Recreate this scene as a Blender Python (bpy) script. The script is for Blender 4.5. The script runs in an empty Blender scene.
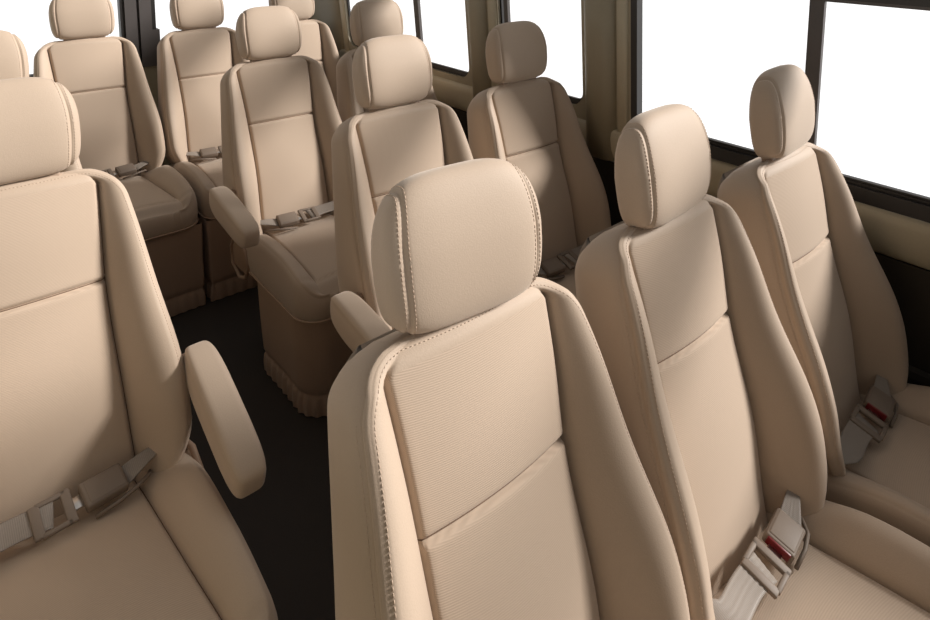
import bpy, math, random
from mathutils import Vector, Matrix, Euler
random.seed(4)
scn = bpy.context.scene
col = scn.collection
R = math.radians
A0 = 0.2802            # recline of the backs
ZC = 0.435             # height of the crease between cushion and back

# ------------------------------------------------------------------ materials
def nodes(name):
    m = bpy.data.materials.new(name); m.use_nodes = True
    nt = m.node_tree
    return m, nt, nt.nodes['Principled BSDF']

def plain(name, rgb, rough=.6, metal=0., spec=.4, bump=0., scale=60., sheen=0.):
    m, nt, b = nodes(name)
    N = nt.nodes; L = nt.links
    b.inputs['Roughness'].default_value = rough
    b.inputs['Metallic'].default_value = metal
    b.inputs['Specular IOR Level'].default_value = spec
    if sheen:
        b.inputs['Sheen Weight'].default_value = sheen
        b.inputs['Sheen Roughness'].default_value = .5
        b.inputs['Sheen Tint'].default_value = (1, .9, .8, 1)
    tc = N.new('ShaderNodeTexCoord'); no = N.new('ShaderNodeTexNoise')
    no.inputs['Scale'].default_value = scale; no.inputs['Detail'].default_value = 4
    L.new(tc.outputs['Object'], no.inputs['Vector'])
    mx = N.new('ShaderNodeMix'); mx.data_type = 'RGBA'
    mx.inputs['A'].default_value = (*[c * .94 for c in rgb], 1)
    mx.inputs['B'].default_value = (*[min(1, c * 1.06) for c in rgb], 1)
    L.new(no.outputs['Fac'], mx.inputs['Factor'])
    L.new(mx.outputs['Result'], b.inputs['Base Color'])
    if bump:
        bp = N.new('ShaderNodeBump'); bp.inputs['Strength'].default_value = bump; bp.inputs['Distance'].default_value = .001
        L.new(no.outputs['Fac'], bp.inputs['Height']); L.new(bp.outputs['Normal'], b.inputs['Normal'])
    return m

def ribbed(name, rgb, axis_rot, pitch, strength, contrast, rough=.8, sheen=.3):
    """fabric woven in fine parallel ribs"""
    m, nt, b = nodes(name)
    N = nt.nodes; L = nt.links
    b.inputs['Roughness'].default_value = rough
    b.inputs['Specular IOR Level'].default_value = .25
    b.inputs['Sheen Weight'].default_value = sheen
    b.inputs['Sheen Roughness'].default_value = .5
    b.inputs['Sheen Tint'].default_value = (1, .9, .8, 1)
    tc = N.new('ShaderNodeTexCoord'); mp = N.new('ShaderNodeMapping')
    mp.inputs['Rotation'].default_value = axis_rot
    L.new(tc.outputs['Object'], mp.inputs['Vector'])
    wv = N.new('ShaderNodeTexWave'); wv.wave_type = 'BANDS'; wv.bands_direction = 'Z'
    wv.inputs['Scale'].default_value = 1 / pitch * .314
    wv.inputs['Distortion'].default_value = .4; wv.inputs['Detail'].default_value = 1
    L.new(mp.outputs['Vector'], wv.inputs['Vector'])
    mx = N.new('ShaderNodeMix'); mx.data_type = 'RGBA'
    mx.inputs['A'].default_value = (*[c * (1 - contrast) for c in rgb], 1)
    mx.inputs['B'].default_value = (*[min(1, c * (1 + contrast)) for c in rgb], 1)
    L.new(wv.outputs['Fac'], mx.inputs['Factor'])
    L.new(mx.outputs['Result'], b.inputs['Base Color'])
    bp = N.new('ShaderNodeBump'); bp.inputs['Strength'].default_value = strength; bp.inputs['Distance'].default_value = .0008
    L.new(wv.outputs['Fac'], bp.inputs['Height']); L.new(bp.outputs['Normal'], b.inputs['Normal'])
    return m

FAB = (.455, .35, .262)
M = dict(
    cloth=plain('tan_upholstery', FAB, .62, 0, .35, .25, 500, .35),
    weave=ribbed('tan_rib_weave', (.475, .366, .276), (R(-28), 0, 0), .0019, .25, .05),
    thread=plain('stitch_thread', (.50, .38, .285), .7, 0, .3, 0, 80),
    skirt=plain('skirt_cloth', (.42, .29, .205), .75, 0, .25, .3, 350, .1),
    plastic=plain('taupe_plastic', (.20, .155, .12), .55, 0, .35, .15, 700),
    shell=plain('lever_plastic', (.33, .22, .15), .45, 0, .5, .15, 300),
    red=plain('red_button', (.16, .004, .006), .4, 0, .5, 0, 80),
    seam=plain('seam_shade_cord', (.17, .11, .075), .8, 0, .2, 0, 80),  # dark brown stands in for shade down in the fabric grooves
    collar=plain('tan_plastic', (.36, .26, .19), .45, 0, .4, .1, 300),
    slot=plain('black_slot', (.012, .01, .009), .5, 0, .4, 0, 80),
    steel=plain('belt_steel', (.62, .58, .54), .3, 1., .5, 0, 80),
    web=ribbed('belt_webbing', (.27, .23, .195), (0, R(90), R(90)), .003, .3, .08, .45, 0.),
    carpet=plain('black_carpet', (.055, .046, .04), .95, 0, .15, .9, 260),
    trim=plain('cream_trim', (.50, .44, .32), .5, 0, .4, .1, 200),
    pillar=plain('pillar_trim', (.34, .295, .21), .5, 0, .4, .1, 200),
    dark=plain('dark_lining', (.035, .028, .021), .7, 0, .3, .4, 300),
    rubber=plain('black_rubber', (.022, .02, .019), .45, 0, .45, .1, 150),
    frame=plain('dark_grey_frame', (.085, .075, .072), .5, 0, .4, .1, 150),
)
def glass():
    m = bpy.data.materials.new('window_glass'); m.use_nodes = True
    nt = m.node_tree; N = nt.nodes; L = nt.links; N.clear()
    o = N.new('ShaderNodeOutputMaterial'); t = N.new('ShaderNodeBsdfTransparent'); g = N.new('ShaderNodeBsdfGlossy')
    g.inputs['Roughness'].default_value = .02
    mx = N.new('ShaderNodeMixShader')
    mx.inputs[0].default_value = .03; L.new(t.outputs[0], mx.inputs[1]); L.new(g.outputs[0], mx.inputs[2]); L.new(mx.outputs[0], o.inputs['Surface'])
    return m
M['glass'] = glass()

# ------------------------------------------------------------------ mesh helpers
def mesh(name, V, F, mat, smooth=True):
    me = bpy.data.meshes.new(name)
    me.from_pydata([tuple(v) for v in V], [], F)
    me.validate(); me.update()
    import bmesh
    bm = bmesh.new(); bm.from_mesh(me)
    bmesh.ops.remove_doubles(bm, verts=bm.verts, dist=1e-6)
    bmesh.ops.recalc_face_normals(bm, faces=bm.faces)
    bm.to_mesh(me); bm.free()
    me.materials.append(M[mat])
    if smooth:
        for p in me.polygons: p.use_smooth = True
    return me

def link(name, me, parent=None, label=None):
    o = bpy.data.objects.new(name, me); col.objects.link(o)
    if parent is not None: o.parent = parent
    if label: o['label'] = label
    return o

def smoothstep(a, b, x):
    t = max(0., min(1., (x - a) / (b - a))); return t * t * (3 - 2 * t)

def g(x, w): return math.exp(-(x / w) ** 2)

class Acc:
    def __init__(s): s.V = []; s.F = []
    def add(s, V, F):
        k = len(s.V); s.V += [Vector(v) for v in V]; s.F += [tuple(i + k for i in f) for f in F]
    def box(s, cx, cy, cz, sx, sy, sz, bev=0., mat4=None, seg=3):
        import bmesh
        bm = bmesh.new(); bmesh.ops.create_cube(bm, size=1)
        for v in bm.verts: v.co = Vector((v.co.x * sx, v.co.y * sy, v.co.z * sz))
        if bev: bmesh.ops.bevel(bm, geom=list(bm.edges), offset=bev, segments=seg, profile=.5, affect='EDGES')
        V = [v.co + Vector((cx, cy, cz)) for v in bm.verts]
        if mat4 is not None: V = [mat4 @ v for v in V]
        s.add(V, [tuple(v.index for v in f.verts) for f in bm.faces]); bm.free()
    def tube(s, P, r, n=8, closed=False, cap=True):
        P = [Vector(p) for p in P]; m = len(P); V = []; F = []
        prev = None
        for i, p in enumerate(P):
            a = P[(i - 1) % m] if (closed or i > 0) else P[0]
            b = P[(i + 1) % m] if (closed or i < m - 1) else P[-1]
            t = (b - a).normalized()
            if prev is None:
                up = Vector((0, 0, 1)) if abs(t.z) < .9 else Vector((1, 0, 0))
                x = t.cross(up).normalized()
            else:
                x = (prev - t * prev.dot(t)).normalized()
            prev = x; y = t.cross(x)
            rr = r[i] if isinstance(r, (list, tuple)) else r
            for k in range(n):
                an = 2 * math.pi * k / n; V.append(p + (x * math.cos(an) + y * math.sin(an)) * rr)
        for i in range(m if closed else m - 1):
            for k in range(n):
                j = (i + 1) % m
                F.append((i * n + k, i * n + (k + 1) % n, j * n + (k + 1) % n, j * n + k))
        if cap and not closed:
            F.append(tuple(range(n - 1, -1, -1))); F.append(tuple((m - 1) * n + k for k in range(n)))
        s.add(V, F)
    def mesh(s, name, mat, smooth=True): return mesh(name, s.V, s.F, mat, smooth)

def BK(u, s, n):       # point in the plane of the seat back: across, up along the back, forward of it
    return Vector((u, s * math.sin(A0) - n * math.cos(A0), ZC + s * math.cos(A0) + n * math.sin(A0)))

def pillow(cols, rows, Wf, wpf, hf, rings, back_n, tf, split, topdrop=0.):
    """front sheet over a rounded outline, an edge that wraps round it in rings, and a closed back.
       cols: list of ('i', f) inner fraction of the panel, or ('o', f) outer fraction of the bolster"""
    V = []; nc = len(cols); nr = len(rows)
    U = []
    for s in rows:
        W = Wf(s); w = min(wpf(s), W - .026)
        for kind, f, sg in cols:
            u = sg * (w * f if kind == 'i' else w + (W - w) * f)
            U.append((u, s)); V.append((u, s, hf(u, s, w, W)))
    Fp = []; Fr = []
    for r in range(nr - 1):
        for c in range(nc - 1):
            f = (r * nc + c, r * nc + c + 1, (r + 1) * nc + c + 1, (r + 1) * nc + c)
            (Fp if split(c, r) else Fr).append(f)
    # boundary loop
    loop = [c for c in range(nc)] + [r * nc + nc - 1 for r in range(1, nr)] + [(nr - 1) * nc + c for c in range(nc - 2, -1, -1)] + [r * nc for r in range(nr - 2, 0, -1)]
    m = len(loop); nrm = []
    for i in range(m):
        a = V[loop[i - 2]]; b = V[loop[(i + 2) % m]]
        d = Vector((b[0] - a[0], b[1] - a[1], 0)); d.normalize(); nrm.append(Vector((d.y, -d.x, 0)))
    prev = loop; 
    for ri, (off, n) in enumerate(rings):
        base = len(V); dr = topdrop * min(1, max(0, (ri - 1) / (len(rings) - 3)))
        for i in range(m):
            v = V[loop[i]]; q = Vector((v[0], v[1], 0)) + nrm[i] * off
            q.y -= dr * max(0, nrm[i].y) ** 1.5
            nn = n(v) if callable(n) else n
            V.append((q.x, q.y, nn))
        cur = list(range(base, base + m))
        for i in range(m):
            j = (i + 1) % m; Fr.append((prev[i], prev[j], cur[j], cur[i]))
        prev = cur
    base = len(V)   # back sheet
    idx = {}
    for k, vi in enumerate(loop): idx[vi] = prev[k]
    sc = .0
    for r in range(nr):
        for c in range(nc):
            vi = r * nc + c
            if vi not in idx:
                u, s = U[vi]; idx[vi] = len(V); V.append((u * (.86 if topdrop else .97), s - topdrop * smoothstep(ST - .1, ST, s), back_n))
    for r in range(nr - 1):
        for c in range(nc - 1):
            Fr.append((idx[r * nc + c], idx[(r + 1) * nc + c], idx[(r + 1) * nc + c + 1], idx[r * nc + c + 1]))
    return [tf(*v) for v in V], Fp, Fr, [V[i] for i in loop], nrm

def sub(V, F):
    used = sorted({i for f in F for i in f}); mp = {k: i for i, k in enumerate(used)}
    return [V[k] for k in used], [tuple(mp[i] for i in f) for f in F]

ME = {}
# ------------------------------------------------------------------ seat back
def interp(tab, s):
    """smooth curve through the table"""
    if s <= tab[0][0]: return tab[0][1]
    if s >= tab[-1][0]: return tab[-1][1]
    n = len(tab)
    for i in range(n - 1):
        (a, x), (b, y) = tab[i], tab[i + 1]
        if s <= b:
            h = b - a; d = (y - x) / h
            dp = (x - tab[i - 1][1]) / (a - tab[i - 1][0]) if i else d
            dn = (tab[i + 2][1] - y) / (tab[i + 2][0] - b) if i < n - 2 else d
            m0 = (dp + d) / 2 if dp * d > 0 else 0; m1 = (d + dn) / 2 if dn * d > 0 else 0
            t = (s - a) / h
            return x * (2 * t**3 - 3 * t * t + 1) + m0 * h * (t**3 - 2 * t * t + t) + y * (3 * t * t - 2 * t**3) + m1 * h * (t**3 - t * t)

def lin(tab, s):
    if s <= tab[0][0]: return tab[0][1]
    for (a, x), (b, y) in zip(tab, tab[1:]):
        if s <= b: return x + (y - x) * (s - a) / (b - a)
    return tab[-1][1]

ST, RT = .600, .066
def W_back(s):
    W = interp([(-.09, .206), (0, .216), (.08, .224), (.2, .222), (.36, .203), (.48, .188), (.60, .172), (.7, .165)], s)
    if s > ST - RT: W -= RT - math.sqrt(max(0, RT * RT - (s - ST + RT) ** 2))
    if s < .09: W -= .185 - math.sqrt(max(0, .185 ** 2 - (.09 - s) ** 2))
    return W
def wp_back(s): return interp([(-.06, .136), (.1, .131), (.3, .126), (.377, .127), (.5, .134), (.6, .140)], s)
def h_back(u, s, w, W):
    au = abs(u)
    crown = .013 * (1 - (u / w) ** 2) if au < w else 0
    fade = 1 - smoothstep(.566, .588, s)
    belly = .014 * g(s - .19, .13) + .006 * g(s - .48, .1)
    n = crown + belly
    n -= .0105 * g(s - (.377), .0045) * (1 if au < w * 1.02 else 0)
    if s > .39: pass
    crest = interp([(-.09, .03), (-.05, .058), (0, .080), (.1, .086), (.2, .078), (.36, .054), (.48, .036), (.56, .020), (.61, .006)], s)
    if au > w:
        t = (au - w) / max(1e-5, W - w)
        up = math.sin(math.pi / 2 * min(1, t / .82)) ** .95
        n += (crest * up - .0) * (fade * .9 + .1)
        n -= .12 * crest * smoothstep(.86, 1.0, t) ** 1.2
    n -= .014 * g(au - w, .0042) * fade
    n -= .007 * smoothstep(ST - .02, ST, s)                         # roll over the top edge
    n -= .02 * (1 - smoothstep(-.09, -.02, s))
    return n

def colset(inner, outer):
    i = [('i', f, 1) for f in inner]; o = [('o', f, 1) for f in outer]
    pos = i + o
    return [(k, f, -1) for k, f, _ in reversed(pos) if not (k == 'i' and f == 0)] + pos
inner = [0, .1, .2, .3, .4, .5, .6, .7, .8, .87, .92, .945, .962, .98, 1.0]
outer = [.05, .1, .16, .23, .31, .4, .5, .6, .68, .75, .82, .88, .93, .97, 1.0]
CB = colset(inner, outer)
rows = [-.005 - .085 * math.sin(math.pi / 2 * k / 12) for k in range(12, -1, -1)] + [.01 + .0225 * i for i in range(16)] + [.361, .366, .370, .3735, .377, .3805, .384, .388, .394, .405] + [.42 + .016 * i for i in range(7)]
a = 0
while True:
    s = ST - RT + RT * math.sin(a)
    if s > rows[-1] + .002: rows.append(s)
    if a >= math.pi / 2 - .001: break
    a = min(math.pi / 2, a + math.pi / 28)
rows[-1] = ST - .00005
ni = len(inner)
mid = len(CB) // 2
def split_back(c, r): return (mid - ni + 1) <= c < (mid + ni - 1) and rows[r] < .572 and rows[r] > -.03
def ring_n(f, d):      # blend from the front edge down to the back
    return lambda v: v[2] * (1 - f) + d * f
rings = [(.0030, ring_n(.035, -.08)), (.0034, ring_n(.06, -.08)), (.0002, ring_n(.085, -.08)), (.0040, ring_n(.12, -.08)), (.0070, ring_n(.3, -.08)), (.0075, ring_n(.5, -.08)), (.005, ring_n(.72, -.085)),
         (-.002, ring_n(.88, -.09)), (-.012, ring_n(1, -.095)), (-.024, ring_n(1, -.102))]
Vb, Fp, Fr, LB, NB = pillow(CB, rows, W_back, wp_back, h_back, rings, -.104, BK, split_back, .018)
ME['backrest'] = mesh('backrest', *sub(Vb, Fr), 'cloth')
ME['center_panel'] = mesh('center_panel', *sub(Vb, Fp), 'weave')

# double stitching following the front edge of the back
def stitches(loop, nrm, tf, off_list, keep, r=.0006, step=.006, lift=lambda v: v[2]):
    a = Acc(); m = len(loop)
    for off, dn in off_list:
        P = []
        for v, n in zip(loop, nrm):
            if keep(v, n, off): 
                qu, qs = v[0] + n.x * off, v[1] + n.y * off; qz = v[2] + dn
                if off < 0: W = W_back(qs); qz = h_back(qu, qs, min(wp_back(qs), W - .026), W) - .0001
                P.append(Vector((qu, qs, qz)))
            else: P.append(None)
        # start at the gap
        k = next((i for i, p in enumerate(P) if p is None), 0); P = P[k:] + P[:k]
        acc = 0; cur = None; last = None; on = True
        seg = []
        for p in P:
            if p is None: last = None; continue
            if last is not None:
                d = (p - last).length; t = 0
                while acc + (d - t) >= step:
                    t += step - acc; acc = 0
                    q = last.lerp(p, t / d)
                    seg.append((q, (p - last).normalized()))
                acc += d - t
            last = p
        for q, t in seg:
            a.tube([tf(*(q - t * step * .33)), tf(*(q + t * step * .33))], r, 5)
    return a
ME['stitching'] = stitches(LB, NB, BK, [(-.0065, 0), (.0045, -.018)], lambda v, n, off: v[1] > .02 and (off < 0 or n.y < .25)).mesh('stitching', 'thread')

def seam_shades():  # dark tubes sunk in the backrest grooves imitate their shade
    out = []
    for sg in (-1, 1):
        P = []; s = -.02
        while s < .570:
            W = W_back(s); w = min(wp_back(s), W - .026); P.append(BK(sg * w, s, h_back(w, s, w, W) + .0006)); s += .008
        a = Acc(); a.tube(P, .0013, 6); out.append(a.mesh('seam_shade_cord', 'seam'))
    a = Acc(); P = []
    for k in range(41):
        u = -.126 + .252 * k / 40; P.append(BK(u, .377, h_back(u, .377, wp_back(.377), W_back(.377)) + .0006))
    a.tube(P, .0013, 6); out.append(a.mesh('seam_shade_cord', 'seam'))
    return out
ME['seam_shades'] = seam_shades()
# ------------------------------------------------------------------ headrest
HC, HH, HW, HT = .7005, .0975, .118, .0425
def headrest():
    V = []; F = []; p = 3.8
    ts = []
    n = 44
    base = [-math.pi / 2 + math.pi * i / n for i in range(n + 1)]
    ug = .0995
    tg = math.asin((ug / HW) ** (p / 2))
    extra = [tg + d for d in (-.05, -.033, -.016, 0, .016, .033, .05)]
    base = [t for t in base if all(abs(abs(t) - tg) > .062 for _ in (0,))]
    ts = sorted(base + extra + [-e for e in extra])
    K = 72
    for t in ts:
        st, ct = math.sin(t), max(0., math.cos(t))
        u = HW * math.copysign(abs(st) ** (2 / p), st); sc = max(.02, ct ** (2 / p))
        gr = g(abs(u) - ug, .0028)
        for k in range(K):
            an = 2 * math.pi * k / K; c, s = math.cos(an), math.sin(an)
            q = 3.1 if s > 0 else 4.2
            y = math.copysign(abs(c) ** (2 / q), c); z = math.copysign(abs(s) ** (2 / q), s)
            d = 1 - .0 * gr
            sr = z * (sc ** (.8 if s > 0 else .5))
            hh = HH; th = HT
            # thinner towards the top, fuller low down in front
            nn = y * th * (sc ** .8) * (1 - .24 * max(0, sr) - .06 * max(0, -sr))
            ss = sr * hh
            wfac = 1 - .17 * max(0, sr) ** 2 - .08 * max(0, -sr) ** 2
            r = math.hypot(nn, ss) + 1e-6
            ins = .0035 * gr
            nn *= 1 - ins / max(.03, r); ss *= 1 - ins / max(.03, r)
            lean = .010 * sr + .004 * (1 - sr * sr)
            V.append(BK(u * wfac, HC + ss, nn + .002 + lean))
    m = len(ts)
    for i in range(m - 1):
        for k in range(K): F.append((i * K + k, i * K + (k + 1) % K, (i + 1) * K + (k + 1) % K, (i + 1) * K + k))
    F.append(tuple(range(K - 1, -1, -1))); F.append(tuple((m - 1) * K + k for k in range(K)))
    # seam paths for the stitching, either side of each groove
    sts = []
    for sgn in (-1, 1):
        st = Acc(); sts.append(st)
        for du in (-.0055, .0055):
            u = (ug + du) * sgn
            t = math.asin(min(1, (abs(u) / HW) ** (p / 2))); sc = math.cos(t) ** (2 / p)
            P = []
            for k in range(145):
                an = 2 * math.pi * k / 144; c, s = math.cos(an), math.sin(an); q = 3.1 if s > 0 else 4.2
                y = math.copysign(abs(c) ** (2 / q), c); z = math.copysign(abs(s) ** (2 / q), s)
                sr = z * sc ** (.8 if s > 0 else .5)
                nn = y * HT * sc ** .8 * (1 - .24 * max(0, sr) - .06 * max(0, -sr))
                wfac = 1 - .17 * max(0, sr) ** 2 - .08 * max(0, -sr) ** 2
                P.append(BK(u * wfac, HC + sr * HH, nn + .002 + .010 * sr + .004 * (1 - sr * sr)))
            acc = 0
            for a_, b_ in zip(P, P[1:]):
                d = (b_ - a_).length; tt = 0
                while acc + d - tt >= .006:
                    tt += .006 - acc; acc = 0
                    q_ = a_.lerp(b_, tt / d); dr = (b_ - a_).normalized()
                    st.tube([q_ - dr * .002, q_ + dr * .002], .0006, 5)
                acc += d - tt
    return mesh('headrest', V, F, 'cloth'), [q.mesh('stitching', 'thread') for q in sts]
ME['headrest'], ME['head_stitching'] = headrest()
def post(sg):
    a = Acc()
    u = sg * .062
    a.tube([BK(u, .56, -.03), BK(u, .63, -.022)], .0065, 12)
    v = BK(u, ST - .0, -.028)
    v = BK(u, ST + .002, -.014); mt = Matrix.Translation(v) @ Euler((-A0, 0, 0)).to_matrix().to_4x4()
    a.box(0, 0, .004, .03, .026, .022, .004, mt)
    return a.mesh('headrest_post', 'collar')
ME['postL'] = post(-1); ME['postR'] = post(1)

# ------------------------------------------------------------------ cushion
CL, RC = .505, .075     # length measured forward of the crease, front corner radius
CS0 = -.07
def W_cu(s):
    W = interp([(CS0, .205), (0, .212), (.1, .219), (.5, .219)], s)
    if s > CL - RC: W -= RC - math.sqrt(max(0, RC * RC - (s - CL + RC) ** 2))
    return W
def wp_cu(s): return interp([(CS0, .120), (.05, .128), (.25, .142), (.45, .160), (.5, .165)], s)
def h_cu(u, s, w, W):
    au = abs(u)
    base = interp([(CS0, -.035), (0, -.012), (.12, .004), (.3, .014), (.42, .016), (.5, .012)], s)
    fade = 1 - smoothstep(.40, .455, s)
    n = base + (.010 * (1 - (u / w) ** 2) if au < w else 0) * smoothstep(-.0, .1, s)
    if au > w:
        t = (au - w) / max(1e-5, W - w)
        up = math.sin(math.pi / 2 * min(1, t / .78)) ** .9
        crest = interp([(CS0, .015), (0, .016), (.07, .030), (.14, .048), (.3, .050), (.42, .032), (.5, .008)], s)
        n += crest * up - .010 * smoothstep(.84, 1, t) ** 1.5
    n -= .011 * g(au - w, .004) * fade
    n -= .004 * g(s - .452, .008) * (au < w * 1.3)
    e = smoothstep(CL - .06, CL, s); n -= .024 * e ** 1.6
    return n
rc = [CS0, -.055, -.035, -.01, .015, .04] + [.065 + .025 * i for i in range(14)] + [.405, .42, .43, .437, .443]
a = 0
while True:
    s = CL - RC + RC * math.sin(a)
    if s > rc[-1] + .0015: rc.append(s)
    if a >= math.pi / 2 - .001: break
    a = min(math.pi / 2, a + math.pi / 26)
rc[-1] = CL - .00005
def TC(u, s, n): return Vector((u, -s, ZC + n))
def rn(f, d): return lambda v: v[2] * (1 - f) + d * f
ringc = [(.004, rn(.10, -.085)), (.0075, rn(.25, -.085)), (.0095, rn(.45, -.085)), (.0095, rn(.7, -.085)), (.007, rn(.9, -.085)), (.003, rn(1, -.088)), (-.01, rn(1, -.092))]
Vc, Fp, Fr, LC, NC = pillow(CB, rc, W_cu, wp_cu, h_cu, ringc, -.093, TC, lambda c, r: (mid - ni + 1) <= c < (mid + ni - 1) and rc[r] < .452)
ME['cushion'] = mesh('cushion', *sub(Vc, Fr), 'cloth')
ME['cushion_panel'] = mesh('center_panel', *sub(Vc, Fp), 'weave')

ME['cseam_shades'] = []  # same dark tubes, painting shade into the cushion grooves
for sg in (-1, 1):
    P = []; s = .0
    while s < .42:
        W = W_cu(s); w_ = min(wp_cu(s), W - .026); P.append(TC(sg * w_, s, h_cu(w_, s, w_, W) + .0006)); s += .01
    a = Acc(); a.tube(P, .0013, 6); ME['cseam_shades'].append(a.mesh('seam_shade_cord', 'seam'))
# skirt: wall of cloth round the seat box with a gathered hem
def rounded(x, ya, yb, ra, rb):
    P = []
    for cx, cy, a0, r in ((x - ra, ya - ra, 0, ra), (-x + ra, ya - ra, 90, ra), (-x + rb, yb + rb, 180, rb), (x - rb, yb + rb, 270, rb)):
        for k in range(13):
            a = R(a0 + 90 * k / 12); P.append(Vector((cx + r * math.cos(a), cy + r * math.sin(a), 0)))
    return P
def resample(P, n):
    L = [0]
    for i in range(len(P)): L.append(L[-1] + (P[(i + 1) % len(P)] - P[i]).length)
    T = L[-1]; Q = []; j = 0
    for k in range(n):
        d = T * k / n
        while L[j + 1] < d: j += 1
        t = (d - L[j]) / max(1e-9, L[j + 1] - L[j]); Q.append(P[j % len(P)].lerp(P[(j + 1) % len(P)], t))
    NN = []
    for k in range(n):
        d = (Q[(k + 3) % n] - Q[k - 3]).normalized(); NN.append(Vector((d.y, -d.x, 0)))
    c = sum(Q, Vector()) / n
    if (Q[0] - c).dot(NN[0]) < 0: NN = [-x for x in NN]
    return Q, NN, T
def skirt(P, tp, front):
    n = 420
    Q, NN, T = resample(P, n)
    rnd = [random.uniform(.6, 1.3) for _ in range(200)]
    zs = [.352, .345, .33, .29, .24, .19, .14, .105, .088, .080, .074, .068, .060, .048, .034, .02, .006]
    V = []; F = []
    for z in zs:
        for k in range(n):
            d = T * k / n
            taper = -tp * (1 - z / .352) ** 1.1
            o = taper + .0022 * math.sin(d * 17) * smoothstep(.34, .2, z)
            ph = math.sin(2 * math.pi * d / .040 + 1.3 * math.sin(d * 9))
            a_ = rnd[int(d / .040) % 200]
            if z < .10: o += .0032 * ph * a_ * smoothstep(.10, .05, z) + .004 * smoothstep(.07, .03, z)
            o -= .007 * g(z - .076, .007)
            q = Q[k] + NN[k] * o; V.append((q.x, q.y, z))
    for r in range(len(zs) - 1):
        for k in range(n): F.append((r * n + k, r * n + (k + 1) % n, (r + 1) * n + (k + 1) % n, (r + 1) * n + k))
    return mesh('skirt', V, F, 'skirt')
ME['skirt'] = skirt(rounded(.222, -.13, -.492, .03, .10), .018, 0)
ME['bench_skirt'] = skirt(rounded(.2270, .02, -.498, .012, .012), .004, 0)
Q, NN, T = resample([Vector((v[0] + n.x * .006, -(v[1] + n.y * .006), 0)) for v, n in zip(LC, NC)], 240)
a = Acc(); a.tube([q + k * .0012 + Vector((0, 0, .353)) for q, k in zip(Q, NN)], .0032, 8, closed=True)
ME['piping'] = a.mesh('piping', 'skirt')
a = Acc(); a.box(0, -.02, .325, .36, .30, .06, .02); ME['seat_base'] = a.mesh('seat_base', 'dark')

# ------------------------------------------------------------------ armrest (built for the +x side)
def armrest(sg, drop, xo, zo):
    a = Acc(); K = 40; V = []; F = []
    L = .312; N = 40; x0 = sg * xo
    for i in range(N + 1):
        t = -math.pi / 2 + math.pi * i / N
        l = (math.sin(t) * .5 * 1.0); e = 4.5 if l > 0 else 3.2
        lf = math.copysign(abs(math.sin(t)) ** (2 / e), math.sin(t)) * .5 + .5      # 0..1 back to front
        sc = max(.03, math.cos(t) ** (2 / e))
        hh = .050 - .010 * lf; hw = .033
        cz = -.010 * lf
        for k in range(K):
            an = 2 * math.pi * k / K; c, s = math.cos(an), math.sin(an); q = 5
            x = math.copysign(abs(c) ** (2 / q), c) * hw * (1 - .10 * max(0, -s)) * (sc ** .7)
            z = math.copysign(abs(s) ** (2 / q), s) * hh * sc
            ztop = z
            gr = .0022 * g(z - hh * sc * .62, .0025)
            x *= 1 - gr / .033
            V.append((x, -lf * L, ztop + cz))
    for i in range(N):
        for k in range(K): F.append((i * K + k, i * K + (k + 1) % K, (i + 1) * K + (k + 1) % K, (i + 1) * K + k))
    F.append(tuple(range(K))); F.append(tuple(N * K + k for k in range(K)))
    mt = Matrix.Translation((x0, .005, zo)) @ Matrix.Rotation(drop, 4, 'X')
    me = mesh('armrest', [mt @ Vector(v) for v in V], F, 'cloth')
    b = Acc(); c0 = mt @ Vector((0, -.014, -.006)); x1 = sg * .205
    b.tube([(x1, c0.y, c0.z), (sg * (xo - .02), c0.y, c0.z)], .012, 20)
    b.tube([(sg * .236, c0.y, c0.z), (x0 - sg * .030, c0.y, c0.z)], .016, 20)
    return me, b.mesh('armrest_pivot', 'shell')
ME['armR'], ME['pivR'] = armrest(1, R(18), .255, .635)
ME['armL'], ME['pivL'] = armrest(-1, R(6), .288, .612)

def handle(sg):         # side cover with a recliner lever loop between cushion and back
    a = Acc(); x = sg * .229
    out = [(.02, .435), (.045, .40), (.04, .34), (-.02, .31), (-.075, .33), (-.10, .375), (-.085, .43), (-.03, .455)]
    a.tube([(x, y, z - .01) for y, z in out], .007, 10, closed=True)
    me1 = a.mesh('recline_lever', 'shell')
    b = Acc(); b.box(sg * .222, -.02, .378, .016, .12, .10, .0075)
    return me1, b.mesh('hinge_cover', 'shell')
ME['levR'], ME['covR'] = handle(1); ME['levL'], ME['covL'] = handle(-1)

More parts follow.
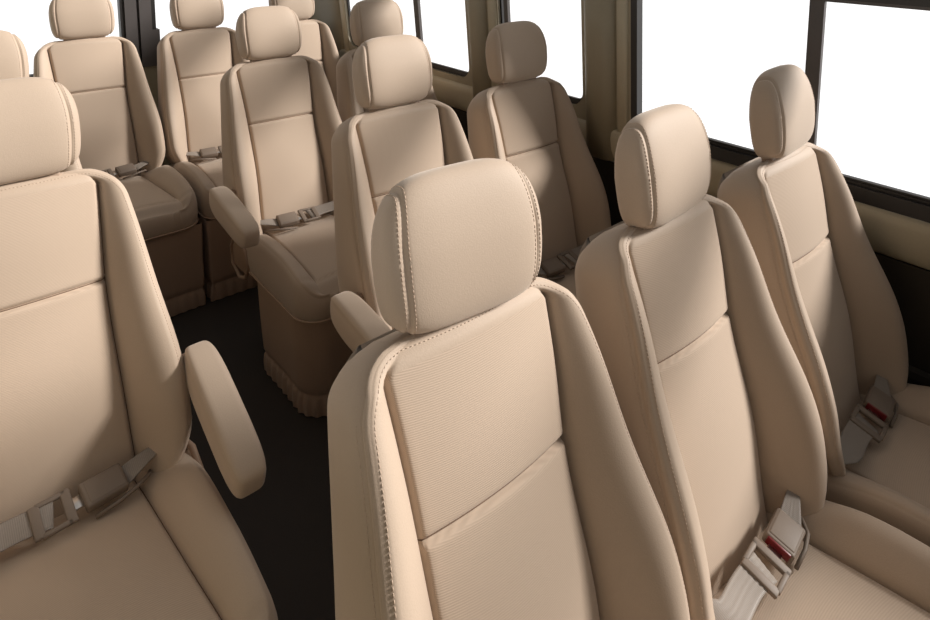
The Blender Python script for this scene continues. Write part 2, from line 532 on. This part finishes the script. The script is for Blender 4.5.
# ------------------------------------------------------------------ seat belt, lying along the crease
def strap(P, w, th=.0016, tilt=None, ribs=5):
    """flat band through points P (centre), w a width or list; crosswise direction given per point in tilt"""
    V = []; F = []; n = len(P); C = 13
    for i, p in enumerate(P):
        p = Vector(p); ww = w[i] if isinstance(w, (list, tuple)) else w
        a = Vector(P[max(0, i - 1)]); b = Vector(P[min(n - 1, i + 1)]); t = (b - a).normalized()
        cr = Vector(tilt[i] if isinstance(tilt, list) else tilt); cr = (cr - t * cr.dot(t)).normalized(); nn = t.cross(cr)
        if nn.z < 0: nn = -nn
        for side in (1, -1):
            for k in range(C):
                f = k / (C - 1) - .5
                rib = .0006 * (math.sin(f * ribs * 2 * math.pi) + 1) if side == 1 else 0
                V.append(p + cr * f * ww + nn * (side * th / 2 + rib))
    S = 2 * C
    for i in range(n - 1):
        for k in range(C - 1):
            F.append((i * S + k, i * S + k + 1, (i + 1) * S + k + 1, (i + 1) * S + k))
            F.append((i * S + C + k, (i + 1) * S + C + k, (i + 1) * S + C + k + 1, i * S + C + k + 1))
        for k, q in ((0, C), (C - 1, 2 * C - 1)): F.append((i * S + k, (i + 1) * S + k, (i + 1) * S + q, i * S + q))
    for i in (0, n - 1):
        for k in range(C - 1): F.append((i * S + k, i * S + k + 1, i * S + C + k + 1, i * S + C + k))
    return V, F

def frames(t0, t1, path):
    pass

def belt(sg):
    """buckle on the sg side, tongue and strap running to the other side; local x along the seat"""
    CR = Vector((0, -.95, -.30)).normalized()        # crosswise direction, leaning against the back
    def fr(x, y, z, yaw):
        X = Vector((math.cos(yaw) * sg, math.sin(yaw), 0)); Y = Vector((0, 1, 0)); 
        Yc = (-CR); Yc = (Yc - X * Yc.dot(X)).normalized(); Z = X.cross(Yc)
        if Z.z < 0: Z = -Z
        m = Matrix((X, Yc, Z)).transposed().to_4x4()
        return Matrix.Translation((x * sg, y, z)) @ m
    out = {}
    # buckle
    m = fr(.066, -.058, .476, R(7))
    a = Acc(); a.box(0, 0, 0, .070, .052, .022, .005, m, 4)
    a.box(.002, 0, .0045, .062, .046, .016, .004, m, 3)
    out['belt_buckle'] = a.mesh('belt_buckle', 'plastic')
    a = Acc(); a.box(-.0335, 0, .0015, .008, .040, .016, .0015, m, 2)
    out['release_button'] = a.mesh('release_button', 'red')
    # tongue plate: metal blade + plastic frame with a slot
    m2 = fr(-.002, -.062, .474, R(4))
    a = Acc()
    a.box(.024, 0, -.001, .034, .024, .0025, .0006, m2, 1)
    out['latch_blade'] = a.mesh('latch_blade', 'steel')
    a = Acc()
    a.box(.012, 0, .001, .016, .066, .0085, .0025, m2, 2)
    a.box(-.036, 0, .001, .017, .062, .0085, .0025, m2, 2)
    for s_ in (-1, 1): a.box(-.010, s_ * .0285, .001, .048, .009, .0085, .0025, m2, 2)
    out['latch_plate'] = a.mesh('latch_plate', 'plastic')
    # webbing from the plate to the far side, then down behind the cushion edge
    P = []; Wd = []
    for i in range(15):
        t = i / 14; x = -.013 - .200 * t
        y = -.062 + .004 * math.sin(t * 7) + .06 * smoothstep(.6, 1, t); z = .474 + .004 * math.sin(t * 3.1) + .006 * smoothstep(.3, .8, t) - .055 * smoothstep(.85, 1, t)
        P.append((x * sg, y, z)); Wd.append(.047 - .010 * smoothstep(.8, 1, t))
    out['belt_webbing'] = mesh('belt_webbing', *strap(P, Wd, tilt=-CR), 'web')
    # buckle strap, pinched towards its anchor
    P = []; Wd = []
    for i in range(11):
        t = i / 10; x = .098 + .095 * t
        y = -.054 + .030 * t; z = .474 + .010 * math.sin(t * 2.4) - .03 * smoothstep(.7, 1, t)
        P.append((x * sg, y, z)); Wd.append(.040 * (1 - .72 * t))
    out['buckle_strap'] = mesh('buckle_strap', *strap(P, Wd, tilt=-CR), 'web')
    a = Acc(); a.tube([(.045 * sg, -.090, .452), (.085 * sg, -.088, .458), (.115 * sg, -.080, .462), (.14 * sg, -.060, .458), (.15 * sg, -.03, .44)], .0038, 8)
    out['anchor_cable'] = a.mesh('anchor_cable', 'plastic')
    return out
BELT = {1: belt(1), -1: belt(-1)}

# ------------------------------------------------------------------ seats
GROUP = 'tan passenger seats of the minibus'
def seat(x, y, label, arm=0, buckle=1, red=False, hd=0., hy=0.):
    r = bpy.data.objects.new('passenger_seat', None); col.objects.link(r)
    r.location = (x, y, 0); r.empty_display_size = .1
    r['label'] = label; r['category'] = 'seat'; r['group'] = GROUP
    b = link('backrest', ME['backrest'], r)
    link('center_panel', ME['center_panel'], b, 'finely ribbed centre panel'); link('stitching', ME['stitching'], b)
    for q in ME['seam_shades']: link('seam_shade_cord', q, b)
    h = link('headrest', ME['headrest'], r); h.location = Vector((0, hd * math.sin(A0), hd * math.cos(A0))) + Vector((0, .195, 0)) - Matrix.Rotation(R(hy), 3, 'Z') @ Vector((0, .195, 0)); h.rotation_euler = (0, 0, R(hy)); [link('stitching', q, h) for q in ME['head_stitching']]
    link('headrest_post', ME['postL'], r); link('headrest_post', ME['postR'], r)
    c = link('seat_cushion', ME['cushion'], r); [link('seam_shade_cord', q, c) for q in ME['cseam_shades']]; link('center_panel', ME['cushion_panel'], c, 'finely ribbed centre panel')
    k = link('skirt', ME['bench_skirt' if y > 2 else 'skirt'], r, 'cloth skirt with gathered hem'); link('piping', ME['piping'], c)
    y < 2 and link('seat_base', ME['seat_base'], r)
    if arm:
        q = link('armrest', ME['armR' if arm > 0 else 'armL'], r); link('armrest_pivot', ME['pivR' if arm > 0 else 'pivL'], q)
        v = link('hinge_cover', ME['covR' if arm > 0 else 'covL'], r); link('recline_lever', ME['levR' if arm > 0 else 'levL'], v)
    B = BELT[buckle]
    bb = link('belt_buckle', B['belt_buckle'], r); red and link('release_button', B['release_button'], bb, 'red release button')
    lp = link('latch_plate', B['latch_plate'], r); link('latch_blade', B['latch_blade'], lp)
    link('belt_webbing', B['belt_webbing'], r); link('buckle_strap', B['buckle_strap'], r); link('anchor_cable', B['anchor_cable'], r)
    return r
Y1, Y2, Y3 = .864, 1.684, 2.552
seat(.165, 0, 'large tan seat in the front middle, nearest the camera, its belt out of view', hd=-.006, hy=-6)
seat(.632, 0, 'tan seat of the front row between the nearest seat and the window seat', red=True, hd=-.012, hy=3)
seat(1.114, 0, 'tan front-row window seat with headrest against the wide right window', red=True, hy=4)
seat(-.233, Y1, 'tan seat cut off at the left edge with a long armrest over the aisle', 1)
seat(.638, Y1, 'tan seat directly behind the nearest headrest, stubby armrest showing at its left', -1, -1)
seat(1.120, Y1, 'tan second-row seat beside the cream window pillar, behind the middle front-row seat', 0, -1)
seat(-.224, Y2, 'tan seat at the left edge showing only a sliver of headrest', 1, hd=-.014)
seat(.636, Y2, 'tan aisle seat with armrest, full skirt and buckled belt in the third row', -1, -1)
seat(1.104, Y2, 'tan third-row seat mostly hidden, headrest against the far side window')
seat(.186, Y3, 'leftmost tan seat of the back row, beside the dark rear door pillar')
seat(.657, Y3, 'tan middle seat of the back row, right of the dark rear door pillar', 0, -1)
seat(1.133, Y3, 'rightmost tan back-row seat, tucked behind the third-row aisle seat', 0, 1)

# ------------------------------------------------------------------ the van
def struct(name, me, parent=None):
    o = link(name, me, parent)
    if parent is None: o['kind'] = 'structure'
    return o
ZS = .8836; XS = 1.4086; LEAN = .1
def wx(z, off=0.): return XS - LEAN * (z - ZS) + off          # leaning inner face of the right side
XL = -.5
def lx(z, off=0.): return XL + LEAN * (z - ZS) * .6 - off

def slab(acc, y0, y1, z0, z1, X=wx, d0=0., d1=.06, ny=1):
    """a piece of side lining between two heights, from its inner face d0 out to d1"""
    V = []
    for y in (y0, y1):
        for z in (z0, z1):
            for d in (d0, d1): V.append((X(z, d), y, z))
    acc.add(V, [(0, 2, 3, 1), (4, 5, 7, 6), (0, 1, 5, 4), (2, 6, 7, 3), (0, 4, 6, 2), (1, 3, 7, 5)])

def rr_ring(y0, y1, z0, z1, w, r, n=8):
    """rounded-rect outline pairs (outer, inner at distance w) in (y, z)"""
    def path(y0, y1, z0, z1, r):
        P = []
        for cy, cz, a0 in ((y1 - r, z1 - r, 0), (y0 + r, z1 - r, 90), (y0 + r, z0 + r, 180), (y1 - r, z0 + r, 270)):
            for k in range(n + 1):
                a = R(a0 + 90 * k / n); P.append((cy + r * math.cos(a), cz + r * math.sin(a)))
        return P
    return path(y0, y1, z0, z1, r), path(y0 + w, y1 - w, z0 + w, z1 - w, max(.004, r - w))

def ring_solid(acc, y0, y1, z0, z1, w, r, X, d0, d1):
    o, i = rr_ring(y0, y1, z0, z1, w, r); m = len(o); V = []
    for P in (o, i):
        for d in (d0, d1):
            for y, z in P: V.append((X(z, d), y, z))
    F = []
    for k in range(m):
        j = (k + 1) % m
        F += [(k, j, 2 * m + j, 2 * m + k), (m + k, 3 * m + k, 3 * m + j, m + j), (k, m + k, m + j, j), (2 * m + k, 2 * m + j, 3 * m + j, 3 * m + k)]
    acc.add(V, F)

def wall_with_holes(acc, ya, yb, za, zb, holes, X, d0, d1):
    """lining sheet with rounded openings: each opening sits in its own rectangular cell"""
    ys = ya; n = 8
    for (y0, y1, z0, z1, r) in sorted(holes):
        c0 = y0 - .012; c1 = y1 + .012
        if c0 > ys: slab(acc, ys, c0, za, zb, X, d0, d1)
        o, _ = rr_ring(y0, y1, z0, z1, 0, r, n); m = len(o)
        # project the outline outwards onto the cell rectangle
        cy, cz = (y0 + y1) / 2, (z0 + z1) / 2; B = []
        corners = [(c1, zb), (c0, zb), (c0, za), (c1, za)]
        for q in range(4):
            cyc, czc = corners[q]
            for k in range(n + 1):
                t = k / n
                yy, zz = o[q * (n + 1) + k]
                if q == 0: b = (c1, zz + (zb - zz) * min(1, 2 * t)) if t < .5 else (yy + (c1 - yy) * min(1, 2 - 2 * t), zb)
                elif q == 1: b = (yy + (c0 - yy) * min(1, 2 * t), zb) if t < .5 else (c0, zz + (zb - zz) * min(1, 2 - 2 * t))
                elif q == 2: b = (c0, zz + (za - zz) * min(1, 2 * t)) if t < .5 else (yy + (c0 - yy) * min(1, 2 - 2 * t), za)
                else: b = (yy + (c1 - yy) * min(1, 2 * t), za) if t < .5 else (c1, zz + (za - zz) * min(1, 2 - 2 * t))
                if t == .5: b = corners[q]
                B.append(b)
        V = []
        for P in (o, B):
            for d in (d0, d1):
                for y, z in P: V.append((X(z, d), y, z))
        F = []
        for k in range(m):
            j = (k + 1) % m
            F += [(k, j, 2 * m + j, 2 * m + k), (m + k, 3 * m + k, 3 * m + j, m + j), (k, m + k, m + j, j)]
        acc.add(V, F)
        ys = c1
    if ys < yb: slab(acc, ys, yb, za, zb, X, d0, d1)

YF, YR = -1.3, 3.12          # front opening and rear doors
ZT = 1.46                    # top edge of the window band lining
# floor
a = Acc(); a.box((XL + XS) / 2, (YF + YR) / 2, -.03, XS - XL + .30, YR - YF + .1, .06)
struct('floor', a.mesh('floor', 'carpet', False))

a = Acc(); a.box((XL + XS) / 2, YF - .03, .55, XS - XL + .10, .06, 1.10, .01)  # unseen dark wall, added to keep sky light off the seat fronts
struct('front_light_blocker', a.mesh('front_light_blocker', 'dark', False))
# right side ------------------------------------------------------------------
WIN = [(-1.15, .795, .860, 1.372, .035), (1.000, 1.425, .880, 1.372, .06), (1.625, 2.64, .865, 1.372, .06)]
a = Acc(); wall_with_holes(a, YF, YR, .835, ZT, WIN, wx, 0, .014)
me = a.mesh('wall_right', 'pillar', False)
wr = struct('wall_right', me)
a = Acc()
prof = [(.836, .0), (.832, -.010), (.824, -.016), (.80, -.018), (.76, -.016), (.735, -.010), (.716, -.002), (.705, .012), (.705, .05), (.836, .05)]
V = []
for y in (YF, YR):
    for z, d in prof: V.append((wx(z, d), y, z))
n = len(prof); a.add(V, [(k, (k + 1) % n, n + (k + 1) % n, n + k) for k in range(n)] + [tuple(range(n)), tuple(n + k for k in range(n))])
o = a.mesh('trim_1', 'trim'); struct('trim_1', o)
a = Acc(); slab(a, YF, YR, .03, .706, lambda z, d: XS + .02 + d, .0, .04)
me = a.mesh('lower_lining', 'dark', False); struct('trim_2', me)
a = Acc()
V = []
prof = [(.45, 0), (.445, -.012), (.43, -.016), (.0, -.016), (.0, .02), (.45, .02)]
for y in (YF, YR):
    for z, d in prof: V.append((XS + .015 + d, y, z))
n = len(prof); a.add(V, [(k, (k + 1) % n, n + (k + 1) % n, n + k) for k in range(n)] + [tuple(range(n)), tuple(n + k for k in range(n))])
struct('baseboard_right', a.mesh('baseboard_right', 'dark', False))
# moulded pillar covers, rounded towards the cabin
def pillar(name, y0, y1, z0, z1, mat='pillar', bulge=.02, X=wx, sgn=-1):
    a = Acc(); V = []; n = 15
    for z in (z0, (z0 + z1) / 2, z1):
        for k in range(n):
            t = k / (n - 1); d = bulge * (1 - abs(2 * t - 1) ** 4)
            V.append((X(z, -d - .001), y0 + (y1 - y0) * t, z))
    F = []
    for r in range(2):
        for k in range(n - 1): F.append((r * n + k, r * n + k + 1, (r + 1) * n + k + 1, (r + 1) * n + k))
    base = len(V)
    for z in (z0, (z0 + z1) / 2, z1):
        for k in range(n): V.append((X(z, .01), y0 + (y1 - y0) * k / (n - 1), z))
    for r in range(2):
        for k in range(n - 1): F.append((base + r * n + k, base + (r + 1) * n + k, base + (r + 1) * n + k + 1, base + r * n + k + 1))
        for k in (0, n - 1): F.append((r * n + k, (r + 1) * n + k, base + (r + 1) * n + k, base + r * n + k))
    for r in (0, 2):
        for k in range(n - 1): F.append((r * n + k, base + r * n + k, base + r * n + k + 1, r * n + k + 1))
    a.add(V, F); struct(name, a.mesh(name, mat))
pillar('trim_3', .855, .985, .72, ZT, bulge=.03)
pillar('trim_4', .805, .850, .72, ZT, 'trim', .008)
pillar('trim_5', 1.49, 1.60, .72, ZT, bulge=.028)
pillar('trim_6', 1.432, 1.482, .72, ZT, 'trim', .008)
pillar('trim_7', 2.70, 3.06, .60, ZT, bulge=.03)
pillar('trim_8', 2.645, 2.692, .72, ZT, 'trim', .008)

def window(name, hole, X, bars=(), near=0., side=1):
    y0, y1, z0, z1, r = hole; y0 -= near
    a = Acc(); ring_solid(a, y0 + .002, y1 - .002 + near, z0 + .002 - near * .3, z1 - .002, .024 + near * .2, r, X, .0145 if near else -.004, .026)
    w = struct(name, a.mesh(name, 'rubber', False))
    for yb, wd in bars:
        b = Acc(); slab(b, yb - wd / 2, yb + wd / 2, z0 + .02, z1 - .02, X, .006, .020)
        link('mullion', b.mesh('mullion', 'frame', False), w)
    b = Acc(); slab(b, y0 + .006, y1 - .006, z0 + .006, z1 - .006, X, .020, .023)
    link('glass_pane', b.mesh('glass_pane', 'glass', False), w)
    return w
w1 = window('window_1', WIN[0], wx, [(.236, .036)])
# sliding-pane rail along the foot and head of the wide window
b = Acc()
slab(b, -1.15, .79, .838, .878, wx, -.014, -.002); slab(b, -1.12, .77, .862, .892, wx, .0, .015)
link('sill_rail', b.mesh('sill_rail', 'rubber', False), w1)
b = Acc(); slab(b, -1.12, .22, 1.338, 1.350, wx, .0, .018); link('head_rail', b.mesh('head_rail', 'frame', False), w1)
w2 = window('window_2', WIN[1], wx, [(1.385, .022)], .022)
w3 = window('window_3', WIN[2], wx, [(1.99, .036)], .022)

# left side -------------------------------------------------------------------
LW = [(-1.15, .25, .88, 1.372, .05), (.40, 1.40, .88, 1.372, .05), (1.55, 2.60, .88, 1.372, .05)]
a = Acc(); wall_with_holes(a, YF, YR, .03, ZT, LW, lx, 0, .05)
struct('wall_left', a.mesh('wall_left', 'pillar', False))
for i, h in enumerate(LW): window('window_%d' % (4 + i), h, lx)

# rear doors ------------------------------------------------------------------
def ry(z, d=0.): return YR - .06 * (z - .8) + d
def rslab(acc, x0, x1, z0, z1, d0, d1):
    V = []
    for x in (x0, x1):
        for z in (z0, z1):
            for d in (d0, d1): V.append((x, ry(z, d), z))
    acc.add(V, [(0, 2, 3, 1), (4, 5, 7, 6), (0, 1, 5, 4), (2, 6, 7, 3), (0, 4, 6, 2), (1, 3, 7, 5)])
a = Acc()
rslab(a, XL - .02, XS + .02, .0, .78, 0, .05); rslab(a, XL - .02, -.40, .78, ZT, 0, .05); rslab(a, 1.26, XS + .02, .78, ZT, 0, .05); rslab(a, XL, XS, 1.40, ZT, 0, .05)
struct('wall_rear', a.mesh('wall_rear', 'pillar', False))
def rear_window(name, x0, x1):
    a = Acc(); z0, z1 = .78, 1.40; w = .02
    rslab(a, x0, x1, z0, z0 + w, -.006, .04); rslab(a, x0, x1, z1 - w, z1, -.006, .04); rslab(a, x0, x0 + w, z0 + w, z1 - w, -.006, .04); rslab(a, x1 - w, x1, z0 + w, z1 - w, -.006, .04)
    o = struct(name, a.mesh(name, 'rubber', False))
    b = Acc(); rslab(b, x0 + w * .6, x1 - w * .6, z0 + w * .6, z1 - w * .6, .016, .020); link('glass_pane', b.mesh('glass_pane', 'glass', False), o)
rear_window('window_7', -.40, .425); rear_window('window_8', .545, 1.26)
a = Acc(); rslab(a, .425, .478, .78, 1.40, -.012, .05); rslab(a, .490, .545, .78, 1.40, -.012, .05); rslab(a, .478, .490, .78, 1.40, .01, .05)
rslab(a, .545, .580, .78, .97, -.010, .05)
struct('door_1', a.mesh('door_1', 'frame', False))

# ------------------------------------------------------------------ light
w = bpy.data.worlds.new('World'); scn.world = w; w.use_nodes = True
nt = w.node_tree; N = nt.nodes; L = nt.links
bg = N['Background']
tc = N.new('ShaderNodeTexCoord'); sp = N.new('ShaderNodeSeparateXYZ'); L.new(tc.outputs['Generated'], sp.inputs[0])
rp = N.new('ShaderNodeValToRGB'); rp.color_ramp.elements[0].position = .51; rp.color_ramp.elements[0].color = (1, 1, 1, 1)
rp.color_ramp.elements[1].position = .57; rp.color_ramp.elements[1].color = (0, 0, 0, 1)
mr = N.new('ShaderNodeMapRange'); mr.inputs['From Min'].default_value = -1; mr.inputs['From Max'].default_value = 1
L.new(sp.outputs['Z'], mr.inputs['Value']); L.new(mr.outputs['Result'], rp.inputs['Fac']); L.new(rp.outputs['Color'], bg.inputs['Color'])
mx = N.new('ShaderNodeMapRange'); mx.inputs['From Min'].default_value = -.8; mx.inputs['From Max'].default_value = .9
mx.inputs['To Min'].default_value = .0; mx.inputs['To Max'].default_value = 1.0; L.new(sp.outputs['X'], mx.inputs['Value'])
cc = N.new('ShaderNodeMix'); cc.data_type = 'RGBA'; cc.inputs['A'].default_value = (0, 0, 0, 1); cc.inputs['B'].default_value = (.58, .565, .55, 1)
L.new(mx.outputs['Result'], cc.inputs['Factor'])
cm = N.new('ShaderNodeMix'); cm.data_type = 'RGBA'; L.new(rp.outputs['Color'], cm.inputs['Factor'])
L.new(cc.outputs['Result'], cm.inputs['A']); cm.inputs['B'].default_value = (1, 1, 1, 1); L.new(cm.outputs['Result'], bg.inputs['Color'])
bg.inputs['Strength'].default_value = 1.2
sd = bpy.data.lights.new('Sun', 'SUN'); sd.energy = 5.7; sd.angle = R(12); sd.color = (1, .965, .93)
so = bpy.data.objects.new('sun', sd); col.objects.link(so)
so.rotation_euler = Vector((.82, -.52, .50)).to_track_quat('Z', 'Y').to_euler(); so.location = (3, -2, 4)

# ------------------------------------------------------------------ camera
cd = bpy.data.cameras.new('Camera'); co = bpy.data.objects.new('Camera', cd); col.objects.link(co)
co.location = (-.33058, -.40370, 1.49960); co.rotation_euler = (1.394963, -.017144, -.723138)
f = 638.33; cd.sensor_fit = 'HORIZONTAL'; cd.sensor_width = 36; cd.lens = f * 36 / 930
cd.shift_x = -(481.01 - 465) / 930; cd.shift_y = (43.13 - 310) / 930
cd.clip_start = .02
scn.camera = co
scn.view_settings.view_transform = 'Standard'; scn.view_settings.look = 'None'; scn.view_settings.gamma = 1
scn.view_settings.use_curve_mapping = False
scn.view_settings.exposure = 0.1
